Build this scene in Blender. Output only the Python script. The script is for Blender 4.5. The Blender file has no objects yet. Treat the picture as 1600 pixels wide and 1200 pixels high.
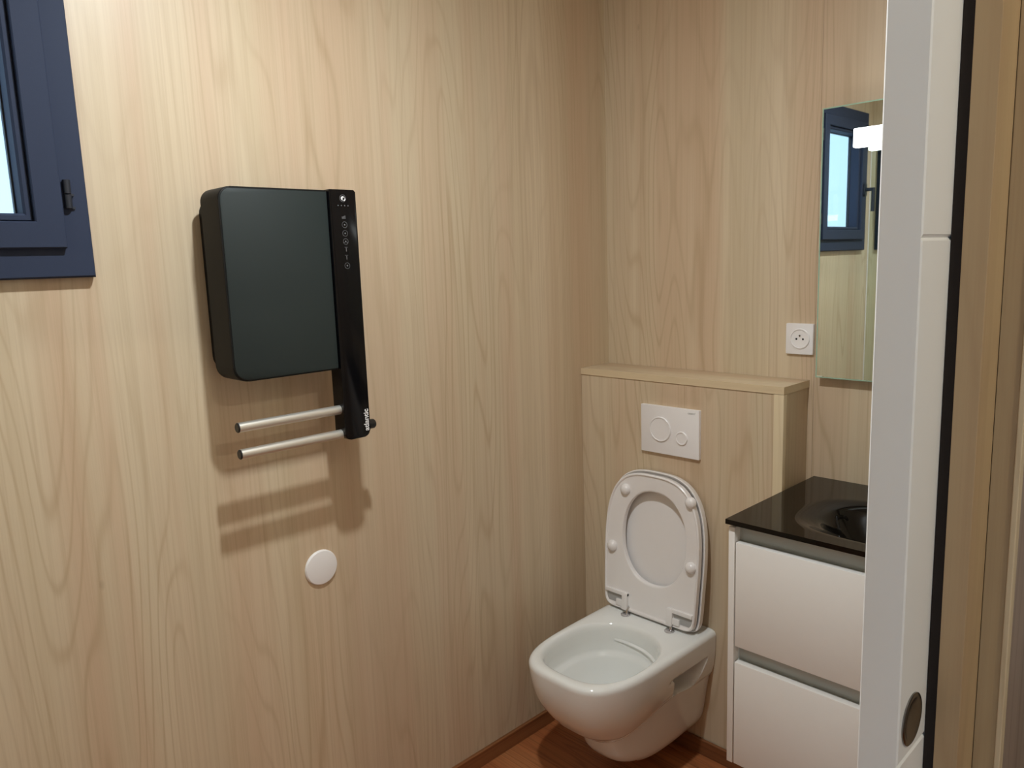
import bpy, bmesh, math, random
from mathutils import Vector, Matrix
S = bpy.context.scene
COL = S.collection
PI = math.pi

# ------------------------------------------------------------------ camera
CAM = Vector((1.6576, -2.0725, 1.5355)); YAW, PITCH, ROLL = 0.8022, -0.1569, -0.035
fwd = Vector((-math.sin(YAW)*math.cos(PITCH), math.cos(YAW)*math.cos(PITCH), math.sin(PITCH)))
rt = Vector((math.cos(YAW), math.sin(YAW), 0)); up = rt.cross(fwd)
r2 = rt*math.cos(ROLL) + up*math.sin(ROLL); u2 = up*math.cos(ROLL) - rt*math.sin(ROLL)
cd = bpy.data.cameras.new('camera'); cam = bpy.data.objects.new('camera', cd); COL.objects.link(cam)
M = Matrix((r2, u2, -fwd)).transposed().to_4x4(); M.translation = CAM
cam.matrix_world = M
cd.sensor_width = 36; cd.lens = 1200.16/1600*36; cd.clip_start = 0.02
S.camera = cam
# ------------------------------------------------------------------ world, exposure
w = bpy.data.worlds.new('sky'); S.world = w; w.use_nodes = True
bg = w.node_tree.nodes['Background']
bg.inputs[0].default_value = (0.58, 0.80, 1.0, 1); bg.inputs[1].default_value = 1.6
S.view_settings.view_transform = 'Standard'; S.view_settings.look = 'None'
S.view_settings.gamma = 1; S.view_settings.use_curve_mapping = False
S.view_settings.exposure = 0.0
LAMP_ROOM, LAMP_HALL, LAMP_MIRROR = 1540.0, 700.0, 3.5
LAMP_COL = (0.93, 1.0, 1.04)

# ------------------------------------------------------------------ materials
def lin(r, g, b):
    f = lambda c: (c/255/12.92) if c/255 <= .04045 else ((c/255+.055)/1.055)**2.4
    return (f(r), f(g), f(b), 1)
def newmat(name):
    m = bpy.data.materials.new(name); m.use_nodes = True
    return m, m.node_tree, m.node_tree.nodes['Principled BSDF']
def nd(nt, t, **k):
    n = nt.nodes.new(t)
    for a, v in k.items(): setattr(n, a, v)
    return n
def mat(name, col, rough=.5, metal=0, coat=0, noise=.03, scale=40, emit=None, es=0, bump=0):
    m, nt, p = newmat(name)
    p.inputs['Roughness'].default_value = rough; p.inputs['Metallic'].default_value = metal
    p.inputs['Coat Weight'].default_value = coat
    if noise:
        tc = nd(nt, 'ShaderNodeTexCoord'); n = nd(nt, 'ShaderNodeTexNoise'); n.inputs['Scale'].default_value = scale
        nt.links.new(tc.outputs['Object'], n.inputs['Vector'])
        mx = nd(nt, 'ShaderNodeMix', data_type='RGBA')
        mx.inputs[6].default_value = tuple(c*(1-noise) for c in col[:3])+(1,)
        mx.inputs[7].default_value = tuple(min(1, c*(1+noise)) for c in col[:3])+(1,)
        nt.links.new(n.outputs['Fac'], mx.inputs[0]); nt.links.new(mx.outputs[2], p.inputs['Base Color'])
        if bump:
            b = nd(nt, 'ShaderNodeBump'); b.inputs['Strength'].default_value = bump; b.inputs['Distance'].default_value = .001
            nt.links.new(n.outputs['Fac'], b.inputs['Height']); nt.links.new(b.outputs[0], p.inputs['Normal'])
    else: p.inputs['Base Color'].default_value = col
    if emit: p.inputs['Emission Color'].default_value = emit; p.inputs['Emission Strength'].default_value = es
    return m
def wood(name, light, mid, dark, line, axis='V', rough=.42, freq=1.0, line_amt=.33, seed=0.0, knots=True):
    """laminate wood; axis V: grain runs up (z), X: along x, Y: along y"""
    m, nt, p = newmat(name); L = nt.links.new
    tc = nd(nt, 'ShaderNodeTexCoord'); sp = nd(nt, 'ShaderNodeSeparateXYZ'); L(tc.outputs['Object'], sp.inputs[0])
    def math_(op, a, b=None, c=None):
        n = nd(nt, 'ShaderNodeMath', operation=op)
        for i, v in enumerate((a, b, c)):
            if v is None: continue
            if isinstance(v, (int, float)): n.inputs[i].default_value = v
            else: L(v, n.inputs[i])
        return n.outputs[0]
    X, Y, Z = sp.outputs
    if axis == 'V': u = math_('ADD', math_('ADD', X, math_('MULTIPLY', Y, 1.0)), seed); v = Z
    elif axis == 'X': u = math_('ADD', math_('ADD', Y, Z), seed); v = X
    else: u = math_('ADD', math_('ADD', X, Z), seed); v = Y
    u = math_('MULTIPLY', u, freq)
    def noise(us, vs, off, detail=2, rough_=.5):
        c = nd(nt, 'ShaderNodeCombineXYZ'); L(math_('MULTIPLY', u, us), c.inputs[0]); L(math_('MULTIPLY', v, vs), c.inputs[1]); c.inputs[2].default_value = off+seed
        n = nd(nt, 'ShaderNodeTexNoise'); n.inputs['Scale'].default_value = 1; n.inputs['Detail'].default_value = detail; n.inputs['Roughness'].default_value = rough_
        L(c.outputs[0], n.inputs['Vector']); return n.outputs['Fac']
    band = noise(11, .22, 3.1, 3, .6); fine = noise(120, 1.3, 7.7, 3, .6); vfine = noise(420, 6, 1.2, 2)
    hue = noise(8, .15, 11.5, 2); grey = noise(6, .18, 31.5, 2)
    field = math_('ADD', math_('MULTIPLY', noise(4.2, .42, 5.0, 2, .45), 22), math_('MULTIPLY', u, 9))
    ring = math_('POWER', math_('MULTIPLY_ADD', math_('SINE', math_('MULTIPLY', field, 6.283)), .5, .5), 9)
    mask = nd(nt, 'ShaderNodeMapRange'); L(noise(3.1, .5, 21.0, 2), mask.inputs[0]); mask.inputs[1].default_value = .42; mask.inputs[2].default_value = .62
    ringm = math_('MULTIPLY', ring, math_('MULTIPLY_ADD', mask.outputs[0], .8, .2))
    def mixc(f, a, b, mode='MIX'):
        n = nd(nt, 'ShaderNodeMix', data_type='RGBA', blend_type=mode)
        for i, x in ((0, f), (6, a), (7, b)):
            if isinstance(x, (int, float, tuple)): n.inputs[i].default_value = x
            else: L(x, n.inputs[i])
        return n.outputs[2]
    def rng(x, a, b):
        n = nd(nt, 'ShaderNodeMapRange'); L(x, n.inputs[0]); n.inputs[1].default_value = a; n.inputs[2].default_value = b; return n.outputs[0]
    c = mixc(rng(band, .33, .67), mid, light)
    c = mixc(math_('MULTIPLY', rng(hue, .42, .62), .75), c, dark)
    c = mixc(math_('MULTIPLY', rng(grey, .46, .66), .22), c, (mid[0]*.80, mid[1]*.90, mid[2]*.90, 1))
    c = mixc(math_('MULTIPLY', rng(fine, .46, .72), line_amt), c, line)
    c = mixc(math_('MULTIPLY', rng(vfine, .5, .8), .16), c, line)
    c = mixc(math_('MULTIPLY', ringm, .5), c, line)
    if knots:
        k = nd(nt, 'ShaderNodeTexVoronoi'); k.inputs['Scale'].default_value = 1
        cc = nd(nt, 'ShaderNodeCombineXYZ'); L(math_('MULTIPLY', u, 5.5), cc.inputs[0]); L(math_('MULTIPLY', v, 2.6), cc.inputs[1]); cc.inputs[2].default_value = seed
        L(cc.outputs[0], k.inputs['Vector'])
        c = mixc(math_('MULTIPLY', rng(k.outputs['Distance'], .045, .0), .6), c, tuple(x*.35 for x in line[:3])+(1,))
    L(c, p.inputs['Base Color'])
    p.inputs['Roughness'].default_value = rough
    b = nd(nt, 'ShaderNodeBump'); b.inputs['Strength'].default_value = .12; b.inputs['Distance'].default_value = .0006
    L(vfine, b.inputs['Height']); L(b.outputs[0], p.inputs['Normal'])
    return m
OAK = (lin(216, 198, 170), lin(206, 187, 157), lin(203, 175, 146), lin(176, 150, 117))
oak = wood('oak_laminate', *OAK, axis='V')
oak_box = wood('oak_laminate_box', *OAK, axis='V', seed=4.3)
oak_top = wood('oak_laminate_flat', *OAK, axis='X', seed=2.2, knots=False)
oak_edge = wood('oak_edge_band', lin(224, 205, 172), lin(216, 195, 160), lin(212, 190, 155), lin(190, 165, 130), axis='V', line_amt=.25, knots=False)
edge_flat = wood('oak_edge_flat', lin(222, 203, 170), lin(216, 195, 160), lin(214, 192, 157), lin(196, 172, 138), axis='X', line_amt=.2, knots=False)
oak_jamb = wood('oak_jamb', lin(196, 168, 128), lin(186, 157, 117), lin(186, 152, 116), lin(160, 128, 92), axis='V', line_amt=.3, knots=False, seed=8.8)
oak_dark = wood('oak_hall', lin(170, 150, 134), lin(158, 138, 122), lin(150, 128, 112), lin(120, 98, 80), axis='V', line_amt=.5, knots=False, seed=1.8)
floorm = wood('floor_laminate', lin(190, 124, 78), lin(170, 102, 60), lin(158, 90, 52), lin(100, 55, 30), axis='X', rough=.38, line_amt=.6, seed=3.0, freq=1.4)
skirt = wood('skirting_wood', lin(150, 98, 60), lin(138, 86, 50), lin(130, 80, 48), lin(90, 52, 28), axis='Y', line_amt=.5, knots=False)
skirtx = wood('skirting_wood_back', lin(150, 98, 60), lin(138, 86, 50), lin(130, 80, 48), lin(90, 52, 28), axis='X', line_amt=.5, knots=False)
white_cer = mat('white_ceramic', lin(236, 236, 232), .08, coat=.6, noise=.01)
white_pl = mat('white_plastic', lin(238, 234, 232), .3, noise=.01)
seat_pl = mat('seat_plastic', lin(238, 233, 230), .22, noise=.01)
white_lac = mat('white_lacquer', lin(236, 232, 226), .35, noise=.012)
white_door = mat('white_door_paint', lin(243, 241, 238), .45, noise=.015, scale=15)
white_ceil = mat('ceiling_paint', lin(238, 236, 232), .8, noise=.02)
alu_prof = mat('grey_profile', lin(178, 180, 174), .45, .3, noise=.03)
chrome = mat('chrome', lin(215, 215, 218), .12, 1, noise=.02)
steel = mat('brushed_steel', lin(135, 131, 127), .2, 1, noise=.06)
alu = mat('satin_aluminium', lin(226, 222, 212), .36, .75, noise=.03)
heater_m = mat('charcoal_steel', lin(33, 41, 40), .5, noise=.05, scale=8)
heater_side = mat('charcoal_casing', lin(26, 25, 24), .5, noise=.05)
gloss_black = mat('gloss_black', lin(12, 12, 15), .12, noise=0)
heater_side.node_tree.nodes['Principled BSDF'].inputs['Specular IOR Level'].default_value = .15
gloss_black.node_tree.nodes['Principled BSDF'].inputs['Specular IOR Level'].default_value = .3
heater_m.node_tree.nodes['Principled BSDF'].inputs['Specular IOR Level'].default_value = .35
black_pl = mat('black_plastic', lin(24, 24, 24), .4, noise=.05)
icon_m = mat('icon_grey', lin(120, 120, 122), .4, noise=0)
icon_w = mat('icon_white', lin(235, 235, 235), .4, noise=0)
anthra = mat('anthracite_pvc', lin(52, 60, 80), .6, noise=.08, scale=900, bump=.15)
anthra.node_tree.nodes['Principled BSDF'].inputs['Specular IOR Level'].default_value = .15
anthra_d = mat('anthracite_gasket', lin(30, 34, 44), .5, noise=.05)
print_grey = mat('print_grey', lin(150, 148, 146), .5, noise=0)
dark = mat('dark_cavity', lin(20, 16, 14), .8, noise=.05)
black_glass = mat('black_glass_top', lin(14, 12, 10), .06, coat=0, noise=0)
def emis(name, s, col=LAMP_COL):
    m, nt, p = newmat(name)
    p.inputs['Base Color'].default_value = (.9, .9, .9, 1)
    p.inputs['Emission Color'].default_value = (*col, 1); p.inputs['Emission Strength'].default_value = s
    return m
lamp_m = emis('led_room', LAMP_ROOM); lampc_m = emis('led_hall', LAMP_HALL, (1.0, .95, .80)); lampm_m = emis('led_mirror', LAMP_MIRROR, (.93, 1, .98))
black_glass.node_tree.nodes['Principled BSDF'].inputs['Specular IOR Level'].default_value = .33
# mirror and window glass
mirror_m, nt, p = newmat('mirror_silver'); p.inputs['Metallic'].default_value = 1; p.inputs['Roughness'].default_value = .015
tc = nd(nt, 'ShaderNodeTexCoord'); n = nd(nt, 'ShaderNodeTexNoise'); n.inputs['Scale'].default_value = 30; n.inputs['Detail'].default_value = 6
mx = nd(nt, 'ShaderNodeMix', data_type='RGBA'); mx.inputs[6].default_value = (.80, .90, .86, 1); mx.inputs[7].default_value = (.86, .94, .91, 1)
nt.links.new(tc.outputs['Object'], n.inputs['Vector']); nt.links.new(n.outputs['Fac'], mx.inputs[0]); nt.links.new(mx.outputs[2], p.inputs['Base Color'])
glassedge_m = mat('green_glass_edge', lin(190, 225, 200), .15, noise=.03)
glassedge_m.node_tree.nodes['Principled BSDF'].inputs['Transmission Weight'].default_value = .4
pane_m = bpy.data.materials.new('window_glass'); pane_m.use_nodes = True; nt = pane_m.node_tree; nt.nodes.clear()
o = nd(nt, 'ShaderNodeOutputMaterial'); t = nd(nt, 'ShaderNodeBsdfTransparent'); g = nd(nt, 'ShaderNodeBsdfGlossy'); f = nd(nt, 'ShaderNodeFresnel'); ms = nd(nt, 'ShaderNodeMixShader')
t.inputs[0].default_value = (.93, .97, 1, 1); g.inputs['Roughness'].default_value = .02
gb = nd(nt, 'ShaderNodeNewGeometry'); inv = nd(nt, 'ShaderNodeMath', operation='SUBTRACT'); inv.inputs[0].default_value = 1; mu = nd(nt, 'ShaderNodeMath', operation='MULTIPLY')
nt.links.new(gb.outputs['Backfacing'], inv.inputs[1]); nt.links.new(inv.outputs[0], mu.inputs[0]); nt.links.new(f.outputs[0], mu.inputs[1])
nt.links.new(mu.outputs[0], ms.inputs[0]); nt.links.new(t.outputs[0], ms.inputs[1]); nt.links.new(g.outputs[0], ms.inputs[2]); nt.links.new(ms.outputs[0], o.inputs[0])

# ------------------------------------------------------------------ helpers
def empty(name, loc, label, cat, kind=None, group=None):
    o = bpy.data.objects.new(name, None); COL.objects.link(o); o.location = loc; o.empty_display_size = .05
    o['label'] = label
    if cat: o['category'] = cat
    if kind: o['kind'] = kind
    if group: o['group'] = group
    return o
def wloc(o):
    v = Vector(o.location)
    while o.parent: o = o.parent; v += Vector(o.location)
    return v
def link(name, bm, m, parent=None, smooth=True, origin=None, label=None, angle=35):
    """bm is in world coordinates; the object gets its origin at `origin` (or its parent's)"""
    base = wloc(parent) if parent else Vector((0, 0, 0))
    org = Vector(origin) if origin is not None else base
    bmesh.ops.translate(bm, verts=bm.verts, vec=-org)
    bmesh.ops.recalc_face_normals(bm, faces=bm.faces)
    me = bpy.data.meshes.new(name); bm.to_mesh(me); bm.free()
    if m: me.materials.append(m)
    if smooth:
        for f_ in me.polygons: f_.use_smooth = True
        try: me.set_sharp_from_angle(angle=math.radians(angle))
        except Exception: pass
    o = bpy.data.objects.new(name, me); COL.objects.link(o)
    if parent: o.parent = parent
    o.location = org-base
    if label: o['label'] = label
    return o
def struct(name, bm, m, label, smooth=False, parent=None):
    o = link(name, bm, m, parent, smooth); o['kind'] = 'structure'; o['label'] = label
    return o
def tag(o, label, cat, group=None):
    o['label'] = label; o['category'] = cat
    if group: o['group'] = group
    return o
def box(bm, x0, x1, y0, y1, z0, z1, bev=0, seg=2):
    r = bmesh.ops.create_cube(bm, size=1); vs = r['verts']
    for v in vs: v.co = Vector(((x0+x1)/2+v.co.x*(x1-x0), (y0+y1)/2+v.co.y*(y1-y0), (z0+z1)/2+v.co.z*(z1-z0)))
    if bev:
        es = list({e for v in vs for e in v.link_edges})
        bmesh.ops.bevel(bm, geom=es, offset=bev, segments=seg, affect='EDGES', profile=.5)
    return bm
def B(*a, **k): return box(bmesh.new(), *a, **k)
def prism(bm, pts, frame, h, bev=0, seg=2):
    """extrude polygon pts (a,b) by h along normal; frame=(origin, A, B, N)"""
    O, A, Bv, N = [Vector(q) for q in frame]
    lo = [bm.verts.new(O+A*a+Bv*b) for a, b in pts]; hi = [bm.verts.new(O+A*a+Bv*b+N*h) for a, b in pts]
    n = len(pts); top = bm.faces.new(hi); bm.faces.new(lo[::-1])
    for i in range(n): bm.faces.new((lo[i], lo[(i+1) % n], hi[(i+1) % n], hi[i]))
    if bev: bmesh.ops.bevel(bm, geom=list(top.edges), offset=bev, segments=seg, affect='EDGES', profile=.5)
    return bm
def lathe(bm, prof, c, axis, n=32):
    """prof list of (radius, height) along axis vector from c"""
    c = Vector(c); a = Vector(axis).normalized(); u = a.orthogonal().normalized(); v = a.cross(u)
    rings = []
    for r, h in prof:
        if r < 1e-6: rings.append([bm.verts.new(c+a*h)])
        else: rings.append([bm.verts.new(c+a*h+(u*math.cos(2*PI*i/n)+v*math.sin(2*PI*i/n))*r) for i in range(n)])
    for A_, B_ in zip(rings, rings[1:]):
        for i in range(n):
            j = (i+1) % n
            if len(A_) == 1 and len(B_) == 1: continue
            if len(A_) == 1: bm.faces.new((A_[0], B_[i], B_[j]))
            elif len(B_) == 1: bm.faces.new((A_[i], A_[j], B_[0]))
            else: bm.faces.new((A_[i], A_[j], B_[j], B_[i]))
    return bm
def tube(bm, pts, r, n=12, cap=True):
    pts = [Vector(q) for q in pts]; rings = []
    for i, q in enumerate(pts):
        d = (pts[min(i+1, len(pts)-1)]-pts[max(i-1, 0)]).normalized(); u = d.orthogonal().normalized() if i == 0 else (u-d*u.dot(d)).normalized(); v = d.cross(u)
        rings.append([bm.verts.new(q+(u*math.cos(2*PI*k/n)+v*math.sin(2*PI*k/n))*r) for k in range(n)])
    for A_, B_ in zip(rings, rings[1:]):
        for k in range(n): bm.faces.new((A_[k], A_[(k+1) % n], B_[(k+1) % n], B_[k]))
    if cap: bm.faces.new(rings[0][::-1]); bm.faces.new(rings[-1])
    return bm
def rrect(a0, a1, b0, b1, r, n=6):
    """rounded rect polygon ccw; r = (ll, lr, ur, ul)"""
    if not isinstance(r, (tuple, list)): r = (r,)*4
    out = []
    for (cx, cy, sx, sy, rr, st) in ((a0, b0, 1, 1, r[0], PI), (a1, b0, -1, 1, r[1], 1.5*PI), (a1, b1, -1, -1, r[2], 0), (a0, b1, 1, -1, r[3], .5*PI)):
        if rr < 1e-5: out.append((cx, cy)); continue
        for i in range(n+1):
            t_ = st+i/n*PI/2; out.append((cx+sx*rr+rr*math.cos(t_), cy+sy*rr+rr*math.sin(t_)))
    return out
def text(name, s, size, frame, h, m, parent, offset=0, align='CENTER', spacing=1.0, width=None):
    c = bpy.data.curves.new(name, 'FONT'); c.body = s; c.size = size; c.extrude = h; c.offset = offset; c.align_x = align; c.align_y = 'CENTER'; c.space_character = spacing
    o = bpy.data.objects.new(name, c); COL.objects.link(o); bpy.context.view_layer.update()
    me = bpy.data.meshes.new_from_object(o.evaluated_get(bpy.context.evaluated_depsgraph_get())); bpy.data.objects.remove(o)
    bm = bmesh.new(); bm.from_mesh(me)
    O, A, Bv, N = [Vector(q) for q in frame]
    xs = [v.co.x for v in bm.verts]; k = width/(max(xs)-min(xs)) if width else 1
    for v in bm.verts: v.co = O+A*v.co.x*k+Bv*v.co.y*k+N*v.co.z
    return link(name, bm, m, parent, smooth=False)
def frame_bm(bm, y0, y1, z0, z1, w_, x0, x1, bev=.002):
    """rectangular ring in the yz plane; mitred, bevelled slightly"""
    for outer, inner in (((y0, y1, z0, z1), (y0+w_, y1-w_, z0+w_, z1-w_)),):
        P = lambda q, x: [Vector((x, q[0], q[2])), Vector((x, q[1], q[2])), Vector((x, q[1], q[3])), Vector((x, q[0], q[3]))]
        rings = [[bm.verts.new(p_) for p_ in P(q, x)] for q, x in ((outer, x0), (outer, x1-bev), ((outer[0]+bev, outer[1]-bev, outer[2]+bev, outer[3]-bev), x1), ((inner[0]-bev, inner[1]+bev, inner[2]-bev, inner[3]+bev), x1), (inner, x1-bev), (inner, x0))]
        for a_, b_ in zip(rings, rings[1:]+rings[:1]):
            for i in range(4): bm.faces.new((a_[i], a_[(i+1) % 4], b_[(i+1) % 4], b_[i]))
    return bm

# ------------------------------------------------------------------ room shell
H = 2.45; YF = -2.29; XR = 1.345
WY0, WY1, WZ0, WZ1 = -2.155, -1.62, 1.56, 2.20       # hole in the left wall
bm = bmesh.new()
box(bm, -.04, 0, YF-.1, WY0, 0, H); box(bm, -.04, 0, WY1, .1, 0, H); box(bm, -.04, 0, WY0, WY1, 0, WZ0); box(bm, -.04, 0, WY0, WY1, WZ1, H)
struct('wall_left', bm, oak, 'long light oak laminate wall carrying the heater and the window')
wb = struct('wall_back', B(-.1, XR+.1, .012, .1, 0, H), oak_dark, 'oak laminate wall behind the toilet and mirror')
link('panel', B(0, .7242, 0, .012, 0, H), oak, wb, False)
link('panel', B(.7248, XR, 0, .012, 0, H), oak, wb, False)
struct('wall_front', B(-.1, XR+.1, YF-.1, YF, 0, H), oak, 'oak laminate end wall opposite the toilet')
bm = bmesh.new()
box(bm, XR, XR+.018, -1.19, 0, 0, H); box(bm, XR, XR+.075, YF, -2.06, 0, H); box(bm, XR, XR+.018, -2.06, -1.20, 2.06, H)
box(bm, 1.42, 1.443, -2.06, -1.20, 2.06, H)
struct('wall_right', bm, oak, 'oak laminate wall with the sliding door opening')
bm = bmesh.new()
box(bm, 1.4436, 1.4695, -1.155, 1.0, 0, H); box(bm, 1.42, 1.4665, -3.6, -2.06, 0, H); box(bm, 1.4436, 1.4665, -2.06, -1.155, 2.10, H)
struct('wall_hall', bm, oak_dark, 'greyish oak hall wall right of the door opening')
struct('wall_hall_far', B(2.85, 2.95, -3.6, 1.0, 0, H), white_ceil, 'unseen far wall of the hall, made white to bounce light')  # unseen wall, coloured white to bounce light onto the door face
bm = bmesh.new(); box(bm, 1.42, 1.5, -3.7, -3.6, 0, H); box(bm, 2.4, 2.95, -3.7, -3.6, 0, H); box(bm, 1.5, 2.4, -3.7, -3.6, 2.1, H)  # doorway added out of view to let bluish daylight onto the leaf edge
struct('wall_hall_near', bm, oak_dark, 'unseen hall wall with a doorway added to let in daylight')
struct('wall_hall_end', B(XR, 2.95, 1.0, 1.1, 0, H), white_ceil, 'end wall of the hall')
struct('ceiling', B(-.1, 2.95, -3.6, 1.1, H, H+.05), white_ceil, 'white ceiling over bathroom and hall')
# floor with planks
fl = struct('floor', B(-.1, 2.95, -3.6, 1.1, -.06, -.009), dark, 'warm brown wood laminate floor')
random.seed(4); y = 0.0; row = 0
while y > YF:
    y1 = max(YF, y-.19); x = -random.uniform(.2, .9)
    while x < 2.85:
        xa, xb = max(0, x), min(2.85, x+1.28)
        if xb-xa > .02: 
            pk = link('plank', B(xa+.0006, xb-.0006, y1+.0006, y-.0006, -.009, 0, bev=.0012, seg=1), floorm, fl, False)
        x += 1.28
    y = y1; row += 1
link('plank', B(1.36, 2.85, -3.6, YF, -.009, 0), floorm, fl, False)
# baseboards
struct('baseboard_left', B(0, .012, YF, -.15, 0, .05, bev=.002), skirt, 'low brown wooden skirting along the left wall')
struct('baseboard_back', B(.012, .71, -.162, -.15, 0, .05, bev=.002), skirtx, 'low brown wooden skirting under the cistern boxing')
struct('baseboard_front', B(.012, XR, YF, YF+.012, 0, .05, bev=.002), skirtx, 'low brown wooden skirting at the end wall')

# ------------------------------------------------------------------ cistern boxing
cb = empty('cistern_boxing', (0, 0, 0), 'low oak-panelled boxing with a shelf top behind the toilet', 'boxing')
link('front_panel', B(0.001, .683, -.148, -.13, 0.0, 1.161), oak_box, cb, False)
link('side_panel', B(.688, .7085, -.13, -.001, 0.0, 1.161), wood('oak_side', *OAK, axis='V', seed=6.1), cb, False)
link('shelf_board', B(0.001, .7115, -.1505, -.001, 1.161, 1.182, bev=.0012), oak_top, cb, True, label='pale oak shelf board')
link('edge_band', B(0.001, .7122, -.1512, -.1503, 1.1612, 1.1818), edge_flat, cb, False, label='pale edge band of the shelf')
link('edge_band', B(.7113, .7122, -.1503, -.001, 1.1612, 1.1818), edge_flat, cb, False)
link('edge_trim', B(.683, .7115, -.1505, -.13, 0.0, 1.1608, bev=.0012), oak_edge, cb, True, label='pale vertical edge trim')

# ------------------------------------------------------------------ window
win = empty('window_1', (0, -1.89, 1.537), 'small dark anthracite casement window high on the left wall', 'window', 'structure')
win['kind'] = 'structure'
bm = bmesh.new(); frame_bm(bm, -2.18, -1.599, 1.537, 2.225, .060, -.038, .022)
frame_bm(bm, -2.18-.0015, -1.5975, 1.5355, 2.2265, .004, -.0, .016, bev=.001)
fr = link('frame', bm, anthra, win)
bm = bmesh.new(); frame_bm(bm, -2.134, -1.645, 1.591, 2.171, .048, -.02, .036)
frame_bm(bm, -2.134+.047, -1.645-.047, 1.591+.047, 2.171-.047, .016, -.03, .024, bev=.004)
sa = link('sash', bm, anthra, win)
bm = bmesh.new(); frame_bm(bm, -2.072, -1.707, 1.653, 2.109, .004, -.034, -.022, bev=.001)
link('gasket', bm, anthra_d, sa)
link('pane', B(-.030, -.024, -2.074, -1.705, 1.652, 2.111), pane_m, sa, False)
for z in (1.690, 2.075):
    bm = bmesh.new(); tube(bm, [(.028, -1.6335, z-.026), (.028, -1.6335, z-.001)], .0065); tube(bm, [(.028, -1.6335, z+.001), (.028, -1.6335, z+.026)], .0065)
    box(bm, .02, .026, -1.632, -1.622, z-.003, z+.001); box(bm, .02, .026, -1.632, -1.622, z-.027, z-.023)
    link('hinge', bm, anthra_d, win)
bm = bmesh.new(); prism(bm, rrect(-.014, .014, -.032, .032, .008), ((.036, -2.112, 1.84), (0, 1, 0), (0, 0, 1), (1, 0, 0)), .010, .002)
tube(bm, [(.044, -2.112, 1.84), (.085, -2.112, 1.84)], .009); tube(bm, [(.082, -2.112, 1.848), (.082, -2.112, 1.73)], .009)
link('handle', bm, anthra_d, sa)

# ------------------------------------------------------------------ sliding door
dr = empty('door_1', (1.389, -1.303, 0), 'white sliding door leaf half hidden in its wall pocket', 'door', 'structure')
bm = bmesh.new(); T0, T1 = 1.369, 1.409
zs = [0.012]
for gz in (1.010, 1.545): zs += [gz-.003, gz, gz+.003]
zs += [2.04]
off = [0, 0, .003, 0, 0, .003, 0, 0]
e = .0015
cols = []
for z, d in zip(zs, off):
    cols.append([bm.verts.new(q) for q in ((T0+e, -1.303, z), (T1-e, -1.303, z), (T1-d, -1.303+e, z), (T1-d, -.44, z), (T0, -.44, z), (T0, -1.303+e, z))])
for a_, b_ in zip(cols, cols[1:]):
    for i in range(6): bm.faces.new((a_[i], a_[(i+1) % 6], b_[(i+1) % 6], b_[i]))
bm.faces.new(cols[0]); bm.faces.new(cols[-1])
link('leaf', bm, white_door, dr, False)
bm = bmesh.new(); R_ = .028; c = (T1, -1.2675, 1.049)
lathe(bm, [(R_, 0), (R_, .0014), (R_-.0012, .0020), (R_-.0035, .0022), (R_-.005, .0020)], c, (1, 0, 0), 40)
pr = link('flush_pull', bm, steel, dr)
bm = bmesh.new(); lathe(bm, [(R_-.0048, .0020), (R_-.0075, .0012), (R_-.012, .0006), (R_-.02, .0003), (0, .0003)], c, (1, 0, 0), 40)
link('cup', bm, steel, pr)
t1 = struct('trim_1', B(1.42, 1.443, -1.225, -1.167, 0, H, bev=.0006), oak_jamb, 'first oak jamb board right of the sliding door')
t2 = struct('trim_2', B(1.4432, 1.4640, -1.167, -1.1552, 0, H, bev=.0006), oak_jamb, 'second oak jamb board set back from the first')
t3 = struct('trim_3', B(1.4642, 1.4700, -1.169, -1.1552, 0, H, bev=.001), oak_edge, 'thin pale edge strip at the corner of the hall wall')
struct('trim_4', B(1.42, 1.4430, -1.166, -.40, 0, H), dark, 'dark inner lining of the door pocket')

link('gap_shade_strip', B(1.4094, 1.42, -1.223, -1.195, 0, 2.06), mat('gap_shade', lin(34, 24, 18), .9, noise=.2, scale=300), t1, False, label='dark strip added as the shade in the door gap')  # shade between leaf and jamb, painted in as an added dark strip
# ------------------------------------------------------------------ towel heater
hx = .130
ht = empty('towel_heater', (0, -1.23, 1.14), 'charcoal electric towel heater with black control strip and two bars, on the left wall', 'heater')
FR = lambda x: ((x, 0, 0), (0, 1, 0), (0, 0, 1), (1, 0, 0))
bm = bmesh.new(); prism(bm, rrect(-1.392, -1.145, 1.308, 1.707, (.032, .003, .003, .027), 8), FR(.045), hx-.045, .0035, 3)
prism(bm, rrect(-1.378, -1.15, 1.325, 1.69, (.03, 0, 0, .03)), FR(.0), .045)
link('casing', bm, heater_side, ht)
link('front_panel', prism(bmesh.new(), rrect(-1.3885, -1.146, 1.3115, 1.7035, (.0295, .001, .001, .0245), 8), FR(hx-.001), .0025, .001), heater_m, ht, label='matt charcoal front panel')
bm = bmesh.new(); prism(bm, rrect(-1.143, -1.0755, 1.141, 1.709, (.014, .014, .004, .002)), FR(.095), .043, .003, 3)
st = link('control_strip', bm, gloss_black, ht, label='glossy black control strip')
sx = .1381
def ring_bm(bm, cy, cz, r, w_=.0007, n=20):
    a_ = [bm.verts.new((sx, cy+r*math.cos(2*PI*i/n), cz+r*math.sin(2*PI*i/n))) for i in range(n)]
    b_ = [bm.verts.new((sx, cy+(r-w_)*math.cos(2*PI*i/n), cz+(r-w_)*math.sin(2*PI*i/n))) for i in range(n)]
    for i in range(n): bm.faces.new((a_[i], a_[(i+1) % n], b_[(i+1) % n], b_[i]))
def dot(bm, cy, cz, r, n=12): bm.faces.new([bm.verts.new((sx, cy+r*math.cos(2*PI*i/n), cz+r*math.sin(2*PI*i/n))) for i in range(n)])
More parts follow.
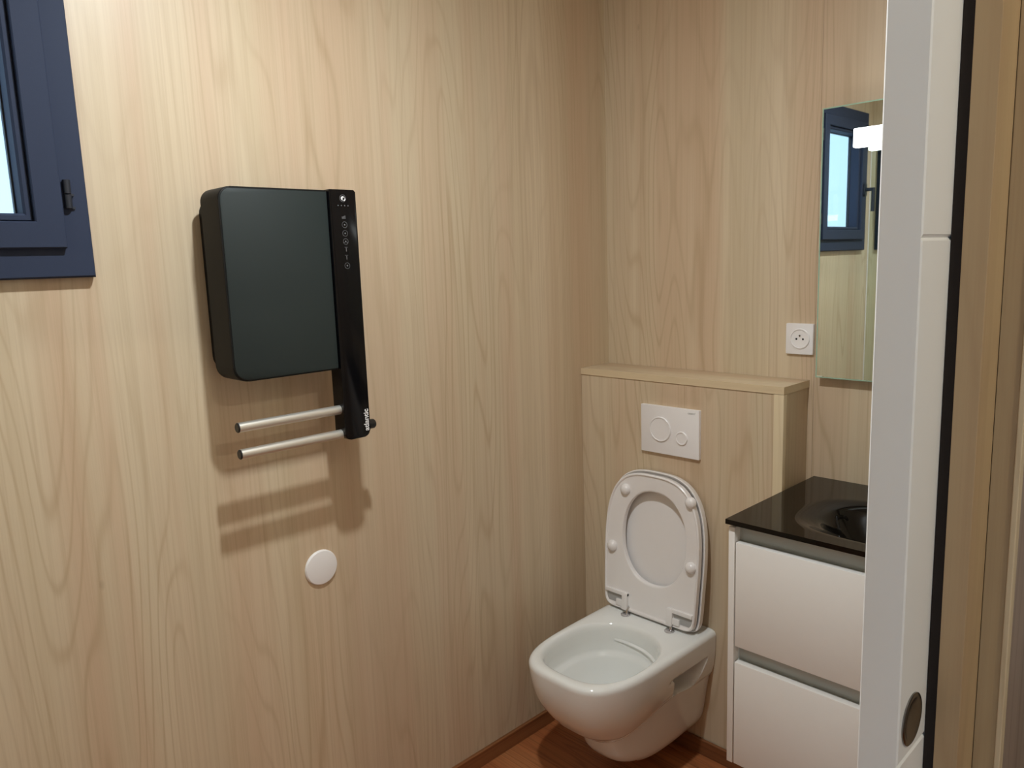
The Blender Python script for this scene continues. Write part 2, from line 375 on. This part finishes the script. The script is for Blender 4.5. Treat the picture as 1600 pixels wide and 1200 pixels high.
for i, z in enumerate((1.632, 1.613, 1.595, 1.577, 1.559, 1.541)):
    bm = bmesh.new(); cy = -1.1085
    if i not in (3, 4): ring_bm(bm, cy, z, .0068, .0006)
    if i in (0, 1, 2, 5): dot(bm, cy, z, .0017)
    if i == 2:
        for s in (-1, 1): box(bm, sx-.0001, sx+.0001, cy+s*.004-.0012, cy+s*.004+.0012, z-.003, z-.002)
    if i in (3, 4): box(bm, sx-.0001, sx+.0001, cy-.0006, cy+.0006, z-.004, z+.004); box(bm, sx-.0001, sx+.0001, cy-.004, cy+.004, z+.005, z+.0056)
    link('touch_key', bm, icon_m, st, False)
bm = bmesh.new(); dot(bm, -1.109, 1.690, .0048); dot(bm, -1.106, 1.688, .0038); link('sensor', bm, icon_w, st, False, label='small white sensor dot')
bm = bmesh.new(); ring_bm(bm, -1.109, 1.690, .008, .0008); link('sensor_ring', bm, icon_m, st, False)
bm = bmesh.new()
for k in range(4): dot(bm, -1.122+k*.0085, 1.674, .0014, 6)
link('indicator_marks', bm, icon_m, st, False)
bm = bmesh.new()
for k in range(3): box(bm, sx-.0001, sx+.0001, -1.114+k*.0035, -1.1125+k*.0035, 1.645, 1.650+k*.001)
link('signal_icon', bm, icon_m, st, False)
text('lettering', 'atlantic', .0155, ((sx, -1.0845, 1.181), (0, 0, 1), (0, -1, 0), (1, 0, 0)), .0001, icon_w, st, offset=.0004, width=.052)
for z in (1.212, 1.1545):
    b_ = link('towel_bar', tube(bmesh.new(), [(.118, -1.388, z), (.118, -1.140, z)], .0108, 24), alu, ht, label='satin aluminium bar')
    link('end_cap', lathe(bmesh.new(), [(0, -.0025), (.009, -.0025), (.0106, -.001), (.0106, .002)], (.118, -1.389, z), (0, 1, 0), 24), black_pl, b_, label='dark round end cap')
link('knob', lathe(bmesh.new(), [(.0085, 0), (.0085, .006), (.0115, .008), (.0115, .024), (.0095, .027), (0, .027)], (.117, -1.077, 1.164), (0, 1, 0), 24), black_pl, ht)
# ------------------------------------------------------------------ vent cap
bm = bmesh.new(); lathe(bm, [(.0445, 0), (.0445, .003), (.042, .0065), (.03, .0085), (0, .0092)], (0, -1.1565, .800), (1, 0, 0), 48)
o = link('vent_cap', bm, white_pl, origin=(0, -1.1565, .800)); tag(o, 'round white plastic cap on the wall below the towel heater', 'wall cap')
# ------------------------------------------------------------------ flush plate
fp = empty('flush_plate', (.354, -.148, 1.015), 'white rectangular flush plate with two round buttons above the toilet', 'flush plate')
FY = lambda y: ((0, y, 0), (1, 0, 0), (0, 0, 1), (0, -1, 0))
link('plate', prism(bmesh.new(), rrect(.2505, .4575, .9415, 1.0895, .002, 3), FY(-.148), .011, .0012), white_pl, fp)
for cx, cz, r in ((.3222, 1.018, .0385), (.3985, .9995, .0205)):
    bm = bmesh.new(); lathe(bm, [(r, 0), (r, .003), (r-.0015, .0042), (r-.0035, .004), (r-.0045, .0022), (0, .0018)], (cx, -.159, cz), (0, -1, 0), 48)
    link('button', bm, white_pl, fp)
text('lettering', 'GEBERIT', .006, ((.4325, -.1592, 1.078), (1, 0, 0), (0, 0, 1), (0, -1, 0)), .0001, print_grey, fp, width=.026)
# ------------------------------------------------------------------ socket
so = empty('wall_socket', (.6845, 0, 1.296), 'white square wall socket above the boxing shelf, beside the mirror', 'socket')
link('plate', prism(bmesh.new(), rrect(.6445, .7235, 1.2535, 1.3395, .003, 3), FY(0), .010, .0015), white_pl, so)
bm = bmesh.new(); c = (.6855, -.010, 1.2975)
lathe(bm, [(.0285, 0), (.0285, .0022), (.027, .003), (.0255, .003), (.0245, .0010), (.020, .0006), (0, .0006)], c, (0, -1, 0), 48)
link('well', bm, white_pl, so)
bm = bmesh.new()
for dx, dz in ((-.0095, -.001), (.0095, -.001)): lathe(bm, [(.0028, .0008), (0, .0008)], (c[0]+dx, c[1], c[2]+dz), (0, -1, 0), 16)
link('pin_hole', bm, dark, so)
link('earth_pin', lathe(bmesh.new(), [(.0024, 0), (.0024, .003), (0, .0035)], (c[0], c[1], c[2]+.0085), (0, -1, 0), 16), steel, so)

# ------------------------------------------------------------------ toilet
to = empty('toilet', (.333, -.15, 0), 'white wall-hung toilet with its seat and lid raised, below the flush plate', 'toilet')
CX = .333
def sgnp(v, e_): return math.copysign(abs(v)**e_, v)
def ss(a_, b_, x):
    t_ = max(0, min(1, (x-a_)/(b_-a_))); return t_*t_*(3-2*t_)
def lerp(a_, b_, t_): return a_+(b_-a_)*t_
def interp(tab, s):
    for (s0, v0), (s1, v1) in zip(tab, tab[1:]):
        if s <= s1:
            t_ = (s-s0)/(s1-s0); return [lerp(p_, q_, t_) for p_, q_ in zip(v0, v1)]
    return tab[-1][1]
def catmull(tab, s):
    n = len(tab)
    for i in range(n-1):
        if s <= tab[i+1][0] or i == n-2:
            t_ = (s-tab[i][0])/(tab[i+1][0]-tab[i][0]); p1 = tab[i][1]; p2 = tab[i+1][1]
            p0 = tab[i-1][1] if i else p1; p3 = tab[i+2][1] if i+2 < n else p2
            return [.5*(2*b_+(c_-a_)*t_+(2*a_-5*b_+4*c_-d_)*t_*t_+(-a_+3*b_-3*c_+d_)*t_**3) for a_, b_, c_, d_ in zip(p0, p1, p2, p3)]
N = 288
def zc(y): return lerp(.180, .276, ss(-.56, -.30, y))
def zb(y): return lerp(.085, .105, ss(-.4, -.2, y))
# s: (yfront, hw front, hw back, exponent)
UP = [(0, (-.6735, .1785, .181, 3.6)), (.25, (-.668, .176, .180, 3.4)), (.5, (-.650, .168, .178, 3.2)), (.75, (-.610, .150, .174, 2.9)), (.92, (-.562, .130, .168, 2.7)), (1.0, (-.532, .118, .163, 2.6))]
LO = [(0, (-.518, .110, .158, 2.8)), (.3, (-.510, .108, .150, 2.9)), (.7, (-.495, .103, .140, 3.0)), (.9, (-.480, .096, .132, 3.0)), (1.0, (-.460, .085, .122, 3.0))]
def ringpt(i, yf, hf, hb, ex, yb=-.15):
    a_ = 2*PI*i/N; cy = -.33
    cx_, sy_ = math.cos(a_), math.sin(a_)
    if sy_ < 0: y = cy+sgnp(sy_, 2/ex)*(cy-yf); xx = sgnp(cx_, 2/ex)
    else:
        # back part: straight sides and square back
        k = sy_; y = cy+min(1, k*1.25)*(yb-cy); xx = math.copysign(1, cx_) if k < .8 else cx_/math.cos(math.asin(.8))
        if k >= .8: y = yb
    h = lerp(hf, hb, ss(-.50, -.22, y))
    return xx*h, y
def recess(x, y, z):
    # hand recess in each flank
    v0, v1 = .284, .352; t_ = (z-v0)/(v1-v0)
    ya = lerp(-.330, -.362, t_); yb = lerp(-.250, -.198, t_)
    m_ = ss(ya-.004, ya+.008, y)*(1-ss(yb-.010, yb+.006, y)) * ss(v0-.004, v0+.006, z)*(1-ss(v1-.003, v1+.005, z))
    return m_*.07
bm = bmesh.new(); rings = []
def addring(f_): 
    r_ = []
    for i in range(N):
        r_.append(bm.verts.new(f_(i)))
    rings.append(r_)
def outer(tab, s, top, bot):
    def f_(i):
        yf, hf, hb, ex = catmull(tab, s); x, y = ringpt(i, yf, hf, hb, ex)
        z = lerp(top(y), bot(y), s)
        d = recess(x, y, z) if y > -.38 else 0
        if abs(x) > .1: x -= math.copysign(d, x)
        return (CX+x, y, z)
    return f_
ZT = .424
# inside bowl first (from the bottom up), then rim, then outside downwards
def inner(yf, yb, hw, z, ex=2.7):
    def f_(i):
        a_ = 2*PI*i/N; cy = (yf+yb)/2; sy_ = math.sin(a_)
        e_ = ex if sy_ < 0 else 2.3
        return (CX+sgnp(math.cos(a_), 2/e_)*hw, cy+sgnp(sy_, 2/e_)*(yb-yf)/2, z(cy+sgnp(sy_, 2/e_)*(yb-yf)/2) if callable(z) else z)
    return f_
for a_ in ((-.43, -.37, .03, .20), (-.46, -.35, .055, .205), (-.50, -.34, .075, .222), (-.55, -.33, .098, .255), (-.59, -.32, .118, .295), (-.603, -.316, .126, .318), (-.610, -.312, .130, .326), (-.626, -.306, .139, .331), (-.631, -.302, .1425, .340),
           (-.633, -.300, .1435, .37), (-.633, -.300, .1435, .400), (-.6345, -.2985, .145, .412), (-.639, -.294, .1495, .420), (-.645, -.288, .155, .4235)):
    addring(inner(*a_))
def rim(dx, z):
    def f_(i):
        x, y = ringpt(i, -.6735+dx, .1785-dx, .181-dx, 3.6, -.15)
        return (CX+x, y, z)
    return f_
addring(rim(.018, ZT)); addring(rim(.010, ZT-.001)); addring(rim(.0045, ZT-.004)); addring(rim(.001, ZT-.010))
for k in range(1, 49): addring(outer(UP, k/48, lambda y: ZT-.012, zc))
for k in range(0, 15): addring(outer(LO, k/14, zc, zb))
for A_, B_ in zip(rings, rings[1:]):
    for i in range(N): bm.faces.new((A_[i], A_[(i+1) % N], B_[(i+1) % N], B_[i]))
bm.faces.new(rings[0]); bm.faces.new(rings[-1][::-1])
link('bowl', bm, white_cer, to, angle=50)
# flush distributor lip inside the bowl (right rear)
bm = bmesh.new(); n = 30; prev = None
for k in range(n+1):
    a_ = math.radians(lerp(118, 12, k/n)); z = lerp(.372, .345, k/n)
    cx, sy_ = math.cos(a_), math.sin(a_)
    X0 = CX+sgnp(cx, 2/2.3)*.143; Y0 = -.4665+sgnp(sy_, 2/2.3)*.166
    wd = .006*math.sin(PI*min(1, (k+.5)/n*1.05))**.5
    X1 = CX+sgnp(cx, 2/2.3)*(.143-wd); Y1 = -.4665+sgnp(sy_, 2/2.3)*(.166-wd)
    q = [bm.verts.new((X0, Y0, z+.005)), bm.verts.new((X1, Y1, z)), bm.verts.new((X1, Y1, z-.003)), bm.verts.new((X0, Y0, z-.006))]
    if prev:
        for j in range(3): bm.faces.new((prev[j], prev[j+1], q[j+1], q[j]))
    prev = q
link('flush_lip', bm, white_cer, to)
# raised seat and lid : local frame a (x), b (up the lid), c (towards the room)
TILT = .078
Bv = Vector((0, math.sin(TILT), math.cos(TILT))); Nv = Vector((0, -math.cos(TILT), math.sin(TILT))); Av = Vector((1, 0, 0))
O_ = Vector((.322, -.211, .431))
def L3(a_, b_, c_): return O_+Av*a_+Bv*b_+Nv*c_
LN = 96
def outline(i, hw, b0, b1, n_top=3.0, rb=.02):
    a_ = 2*PI*i/LN; cb_ = .19
    cx_, sy_ = math.cos(a_), math.sin(a_)
    if sy_ >= 0: return sgnp(cx_, 2/n_top)*hw, cb_+sgnp(sy_, 2/n_top)*(b1-cb_)
    b_ = cb_+sgnp(sy_, 2/14)*(cb_-b0)
    return sgnp(cx_, 2/14)*hw*(1-.045*((cb_-b_)/cb_)**1.3), b_
def shell(rows):
    bm = bmesh.new(); rs = []
    for f_ in rows: rs.append([bm.verts.new(L3(*f_(i))) for i in range(LN)])
    for A_, B_ in zip(rs, rs[1:]):
        for i in range(LN): bm.faces.new((A_[i], A_[(i+1) % LN], B_[(i+1) % LN], B_[i]))
    return bm, rs
ol = lambda hw, b0, b1, c_: (lambda i: (*outline(i, hw, b0, b1), c_))
bm, rs = shell([ol(.172, .0, .450, -.020), ol(.178, -.003, .455, -.017), ol(.1805, -.004, .458, -.008), ol(.1805, -.004, .458, .0045), ol(.178, -.002, .4555, .0055), ol(.1765, 0, .454, .004), ol(.170, .006, .445, .000), ol(.164,.012,.438,-.011)])
bm.faces.new(rs[0][::-1]); bm.faces.new(rs[-1])
link('lid', bm, seat_pl, to, angle=40)
def oval(hw, b0, b1, c_): return lambda i: (.009+sgnp(math.cos(2*PI*i/LN), 2/2.2)*hw, (b0+b1)/2+sgnp(math.sin(2*PI*i/LN), 2/2.2)*(b1-b0)/2, c_)
bm, rs = shell([oval(.117, .105, .398, .004), oval(.116, .105, .397, .018), oval(.1175, .103, .399, .0205), oval(.122, .099, .403, .0215),
                ol(.158, .014, .434, .0215), ol(.1655, .009, .442, .0225), ol(.168, .006, .4445, .026), ol(.1705, .004, .447, .0265), ol(.1735, .001, .450, .024), ol(.1735, .001, .450, .009), ol(.170, .003, .448, .006)])
bm2 = bm
for i in range(LN): bm.faces.new((rs[-1][i], rs[-1][(i+1) % LN], rs[0][(i+1) % LN], rs[0][i]))
se = link('seat', bm, seat_pl, to, angle=40)
def lathe_l(prof, a_, b_, c_): return lathe(bmesh.new(), prof, L3(a_, b_, c_), Nv, 24)
for a_, b_ in ((-.1, .388), (.137, .392), (-.144, .196), (.147, .198)):
    link('bumper', lathe_l([(.0175, 0), (.0175, .006), (.0145, .011), (.009, .0155), (0, .0175)], a_, b_, .0212), seat_pl, se)
def lbox(bm, a0, a1, b0, b1, c0, c1, bev=.0015):
    t_ = bmesh.new(); box(t_, a0, a1, b0, b1, c0, c1, bev=bev)
    for v in t_.verts: v.co = L3(v.co.x, v.co.y, v.co.z)
    me = bpy.data.meshes.new('t'); t_.to_mesh(me); bm.from_mesh(me); t_.free(); bpy.data.meshes.remove(me)
for s in (-1, 1):
    bm = bmesh.new(); f_ = lambda p_, q_: (min(s*p_, s*q_), max(s*p_, s*q_))
    a0, a1 = f_(.074, .162)
    lbox(bm, a0, a1, .046, .058, .020, .031)
    a0, a1 = f_(.074, .094); lbox(bm, a0, a1, .002, .056, .018, .032)
    a0, a1 = f_(.094, .118); lbox(bm, a0, a1, .010, .030, .019, .029)
    link('hinge_bracket', bm, seat_pl, se)
    bm = bmesh.new(); a0, a1 = f_(.096, .158); lbox(bm, a0, a1, .016, .044, .0212, .0225, 0)
    link('bracket_pocket', bm, mat('seat_shade', lin(170, 168, 166), .4, noise=0) if s < 0 else bpy.data.materials['seat_shade'], se)
    x = .331+s*.082
    bm = bmesh.new(); lathe(bm, [(0.0155, 0), (.0155, .0022), (.011, .0035), (0, .0035)], (x, -.247, ZT), (0, 0, 1), 28); tube(bm, [(x, -.240, ZT+.002), (x, -.238, ZT+.012), (x, -.228, ZT+.022)], .0045)
    link('hinge', bm, chrome, to, label='chrome seat hinge')
bm = bmesh.new(); tube(bm, [L3(-.085, .004, .020), L3(.085, .004, .020)], .0065, 12); link('hinge_rail', bm, seat_pl, se)

# ------------------------------------------------------------------ vanity
VX0, VX1, VY = .736, 1.336, -.470
va = empty('vanity_cabinet', (1.036, -.24, .268), 'white wall-hung vanity cabinet with two wide drawers, right of the toilet', 'cabinet')
link('side_panel', B(VX0, VX0+.016, VY, -.002, .268, .888, bev=.0008), white_lac, va)
link('side_panel', B(VX1-.016, VX1, VY, -.002, .268, .888, bev=.0008), white_lac, va)
link('bottom_panel', B(VX0+.016, VX1-.016, VY+.022, -.002, .268, .284), white_lac, va, False)
link('back_panel', B(VX0+.016, VX1-.016, -.018, -.002, .284, .888), white_lac, va, False)
for z0, z1 in ((.852, .897), (.5435, .5855)):
    bm = bmesh.new(); box(bm, VX0+.016, VX1-.016, VY+.026, VY+.030, z0-.02, z1+(.0 if z1 > .8 else .01))
    box(bm, VX0+.016, VX1-.016, VY+.020, VY+.030, z0-.004, z0-.002)
    link('grip_channel', bm, alu_prof, va, False, label='grey recessed grip channel')
bm = bmesh.new(); box(bm, VX0, VX1, VY+.02, VY+.034, .8885, .897); box(bm, VX0, VX0+.02, VY+.034, -.002, .8885, .897); box(bm, VX1-.02, VX1, VY+.034, -.002, .8885, .897)
link('cross_rail', bm, alu_prof, va, False)
for z0, z1 in ((.5855, .852), (.270, .5435)):
    link('drawer', B(VX0+.0195, VX1-.0195, VY-.001, VY+.018, z0, z1, bev=.0012), white_lac, va)
# black glass top with moulded basin
NX, NY = 96, 76; X0, X1, Y0, Y1 = .733, 1.339, -.481, -.002; ZC = .909
def basin(x, y):
    r = ((abs(x-1.036)/.200)**3.0+(abs(y+.285)/.150)**3.0)**(1/3.0)
    d = .016*(1-ss(.62, 1.02, r)); r2 = ((abs(x-1.036)/.160)**2.4+(abs(y+.270)/.118)**2.4)**(1/2.4)
    return d+.080*(1-ss(.45, 1.0, r2))
bm = bmesh.new(); g = [[bm.verts.new((lerp(X0, X1, i/NX), lerp(Y0, Y1, j/NY), ZC-basin(lerp(X0, X1, i/NX), lerp(Y0, Y1, j/NY)))) for j in range(NY+1)] for i in range(NX+1)]
h_ = [[bm.verts.new((v.co.x, v.co.y, v.co.z-.012)) for v in c_] for c_ in g]
for i in range(NX):
    for j in range(NY):
        bm.faces.new((g[i][j], g[i+1][j], g[i+1][j+1], g[i][j+1])); bm.faces.new((h_[i][j], h_[i][j+1], h_[i+1][j+1], h_[i+1][j]))
for i in range(NX): bm.faces.new((g[i][0], h_[i][0], h_[i+1][0], g[i+1][0])); bm.faces.new((g[i][NY], g[i+1][NY], h_[i+1][NY], h_[i][NY]))
for j in range(NY): bm.faces.new((g[0][j], g[0][j+1], h_[0][j+1], h_[0][j])); bm.faces.new((g[NX][j], h_[NX][j], h_[NX][j+1], g[NX][j+1]))
wt = empty('washbasin', (1.036, -.24, .897), 'glossy black glass washbasin top with moulded bowl on the white vanity', 'washbasin')
link('basin_top', bm, black_glass, wt)
link('drain', lathe(bmesh.new(), [(.031, 0), (.031, .003), (.027, .0055), (0, .007)], (1.036, -.27, ZC-.096), (0, 0, 1), 32), chrome, wt, label='chrome drain cover')
fa = empty('faucet', (1.036, -.075, ZC), 'chrome single-lever tap at the back of the black washbasin', 'faucet')
bm = bmesh.new(); lathe(bm, [(0, 0), (.024, 0), (.024, .004), (.020, .006), (.020, .12), (.018, .125), (0, .125)], (1.036, -.075, ZC), (0, 0, 1)); link('tap_body', bm, chrome, fa)
bm = bmesh.new(); tube(bm, [(1.036, -.085, ZC+.095), (1.036, -.15, ZC+.105), (1.036, -.185, ZC+.10), (1.036, -.19, ZC+.085)], .011, 16); link('spout', bm, chrome, fa)
link('lever', B(1.028, 1.044, -.16, -.06, ZC+.128, ZC+.135, bev=.002), chrome, fa)
# ------------------------------------------------------------------ mirror and lamp
mi = empty('mirror', (1.04, 0, 1.196), 'frameless wall mirror with polished glass edge above the vanity', 'mirror')
mz0, mz1, mx0, mx1 = 1.196, 1.902, .742, 1.342
link('glass', B(mx0+.003, mx1-.003, -.030, -.025, mz0+.003, mz1-.003), mirror_m, mi, False)
bm = bmesh.new()
for q in ((mx0, mx0+.003, mz0, mz1), (mx1-.003, mx1, mz0, mz1), (mx0+.003, mx1-.003, mz0, mz0+.003), (mx0+.003, mx1-.003, mz1-.003, mz1)): box(bm, q[0], q[1], -.0305, -.025, q[2], q[3])
link('glass_edge', bm, glassedge_m, mi, False, label='pale green polished glass edge')
link('backing_frame', B(mx0+.012, mx1-.012, -.025, -.001, mz0+.012, mz1-.012), white_pl, mi, False)
ml = empty('mirror_lamp', (1.0, -.03, 1.91), 'bright white rectangular lamp in front of the mirror top', 'lamp')
LY = -.089
link('diffuser', B(.846, 1.184, LY, LY+.022, 1.786, 1.832, bev=.003), lampm_m, ml, label='glowing white diffuser')
bm = bmesh.new(); box(bm, .93, 1.135, LY+.022, LY+.030, 1.785, 1.823, bev=.001); tube(bm, [(1.036, LY+.026, 1.815), (1.036, -.07, 1.89), (1.036, -.031, 1.895)], .007); box(bm, 1.015, 1.057, -.036, -.031, 1.865, 1.905, bev=.001)
link('bracket', bm, chrome, ml)
tm = empty('tall_mirror', (.35, YF, .1), 'tall mirror panel on the end wall next to the window', 'mirror')
link('glass', B(.006, .70, YF+.004, YF+.016, .1, 2.15), mirror_m, tm, False)
link('edge_strip', B(.001, .006, YF, YF+.018, .1, 2.15), white_pl, tm, False)
# ------------------------------------------------------------------ ceiling lamps (outside the frame, they light the room)
def ceil_lamp(x, y, r, m, label):
    e_ = empty('ceiling_lamp', (x, y, H), label, 'lamp')
    link('housing', lathe(bmesh.new(), [(r+.012, 0), (r+.012, -.016), (r+.006, -.022), (r, -.022), (r, -.010)], (x, y, H), (0, 0, 1), 40), white_pl, e_)
    link('diffuser', lathe(bmesh.new(), [(r, -.012), (r, -.022), (r*.8, -.025), (r*.45, -.027), (0, -.028)], (x, y, H), (0, 0, 1), 40), m, e_, label='glowing diffuser')
ceil_lamp(.78, -1.335, .035, lamp_m, 'round white ceiling lamp over the bathroom floor')
ceil_lamp(2.25, -1.44, .035, lampc_m, 'round white ceiling lamp in the hall')
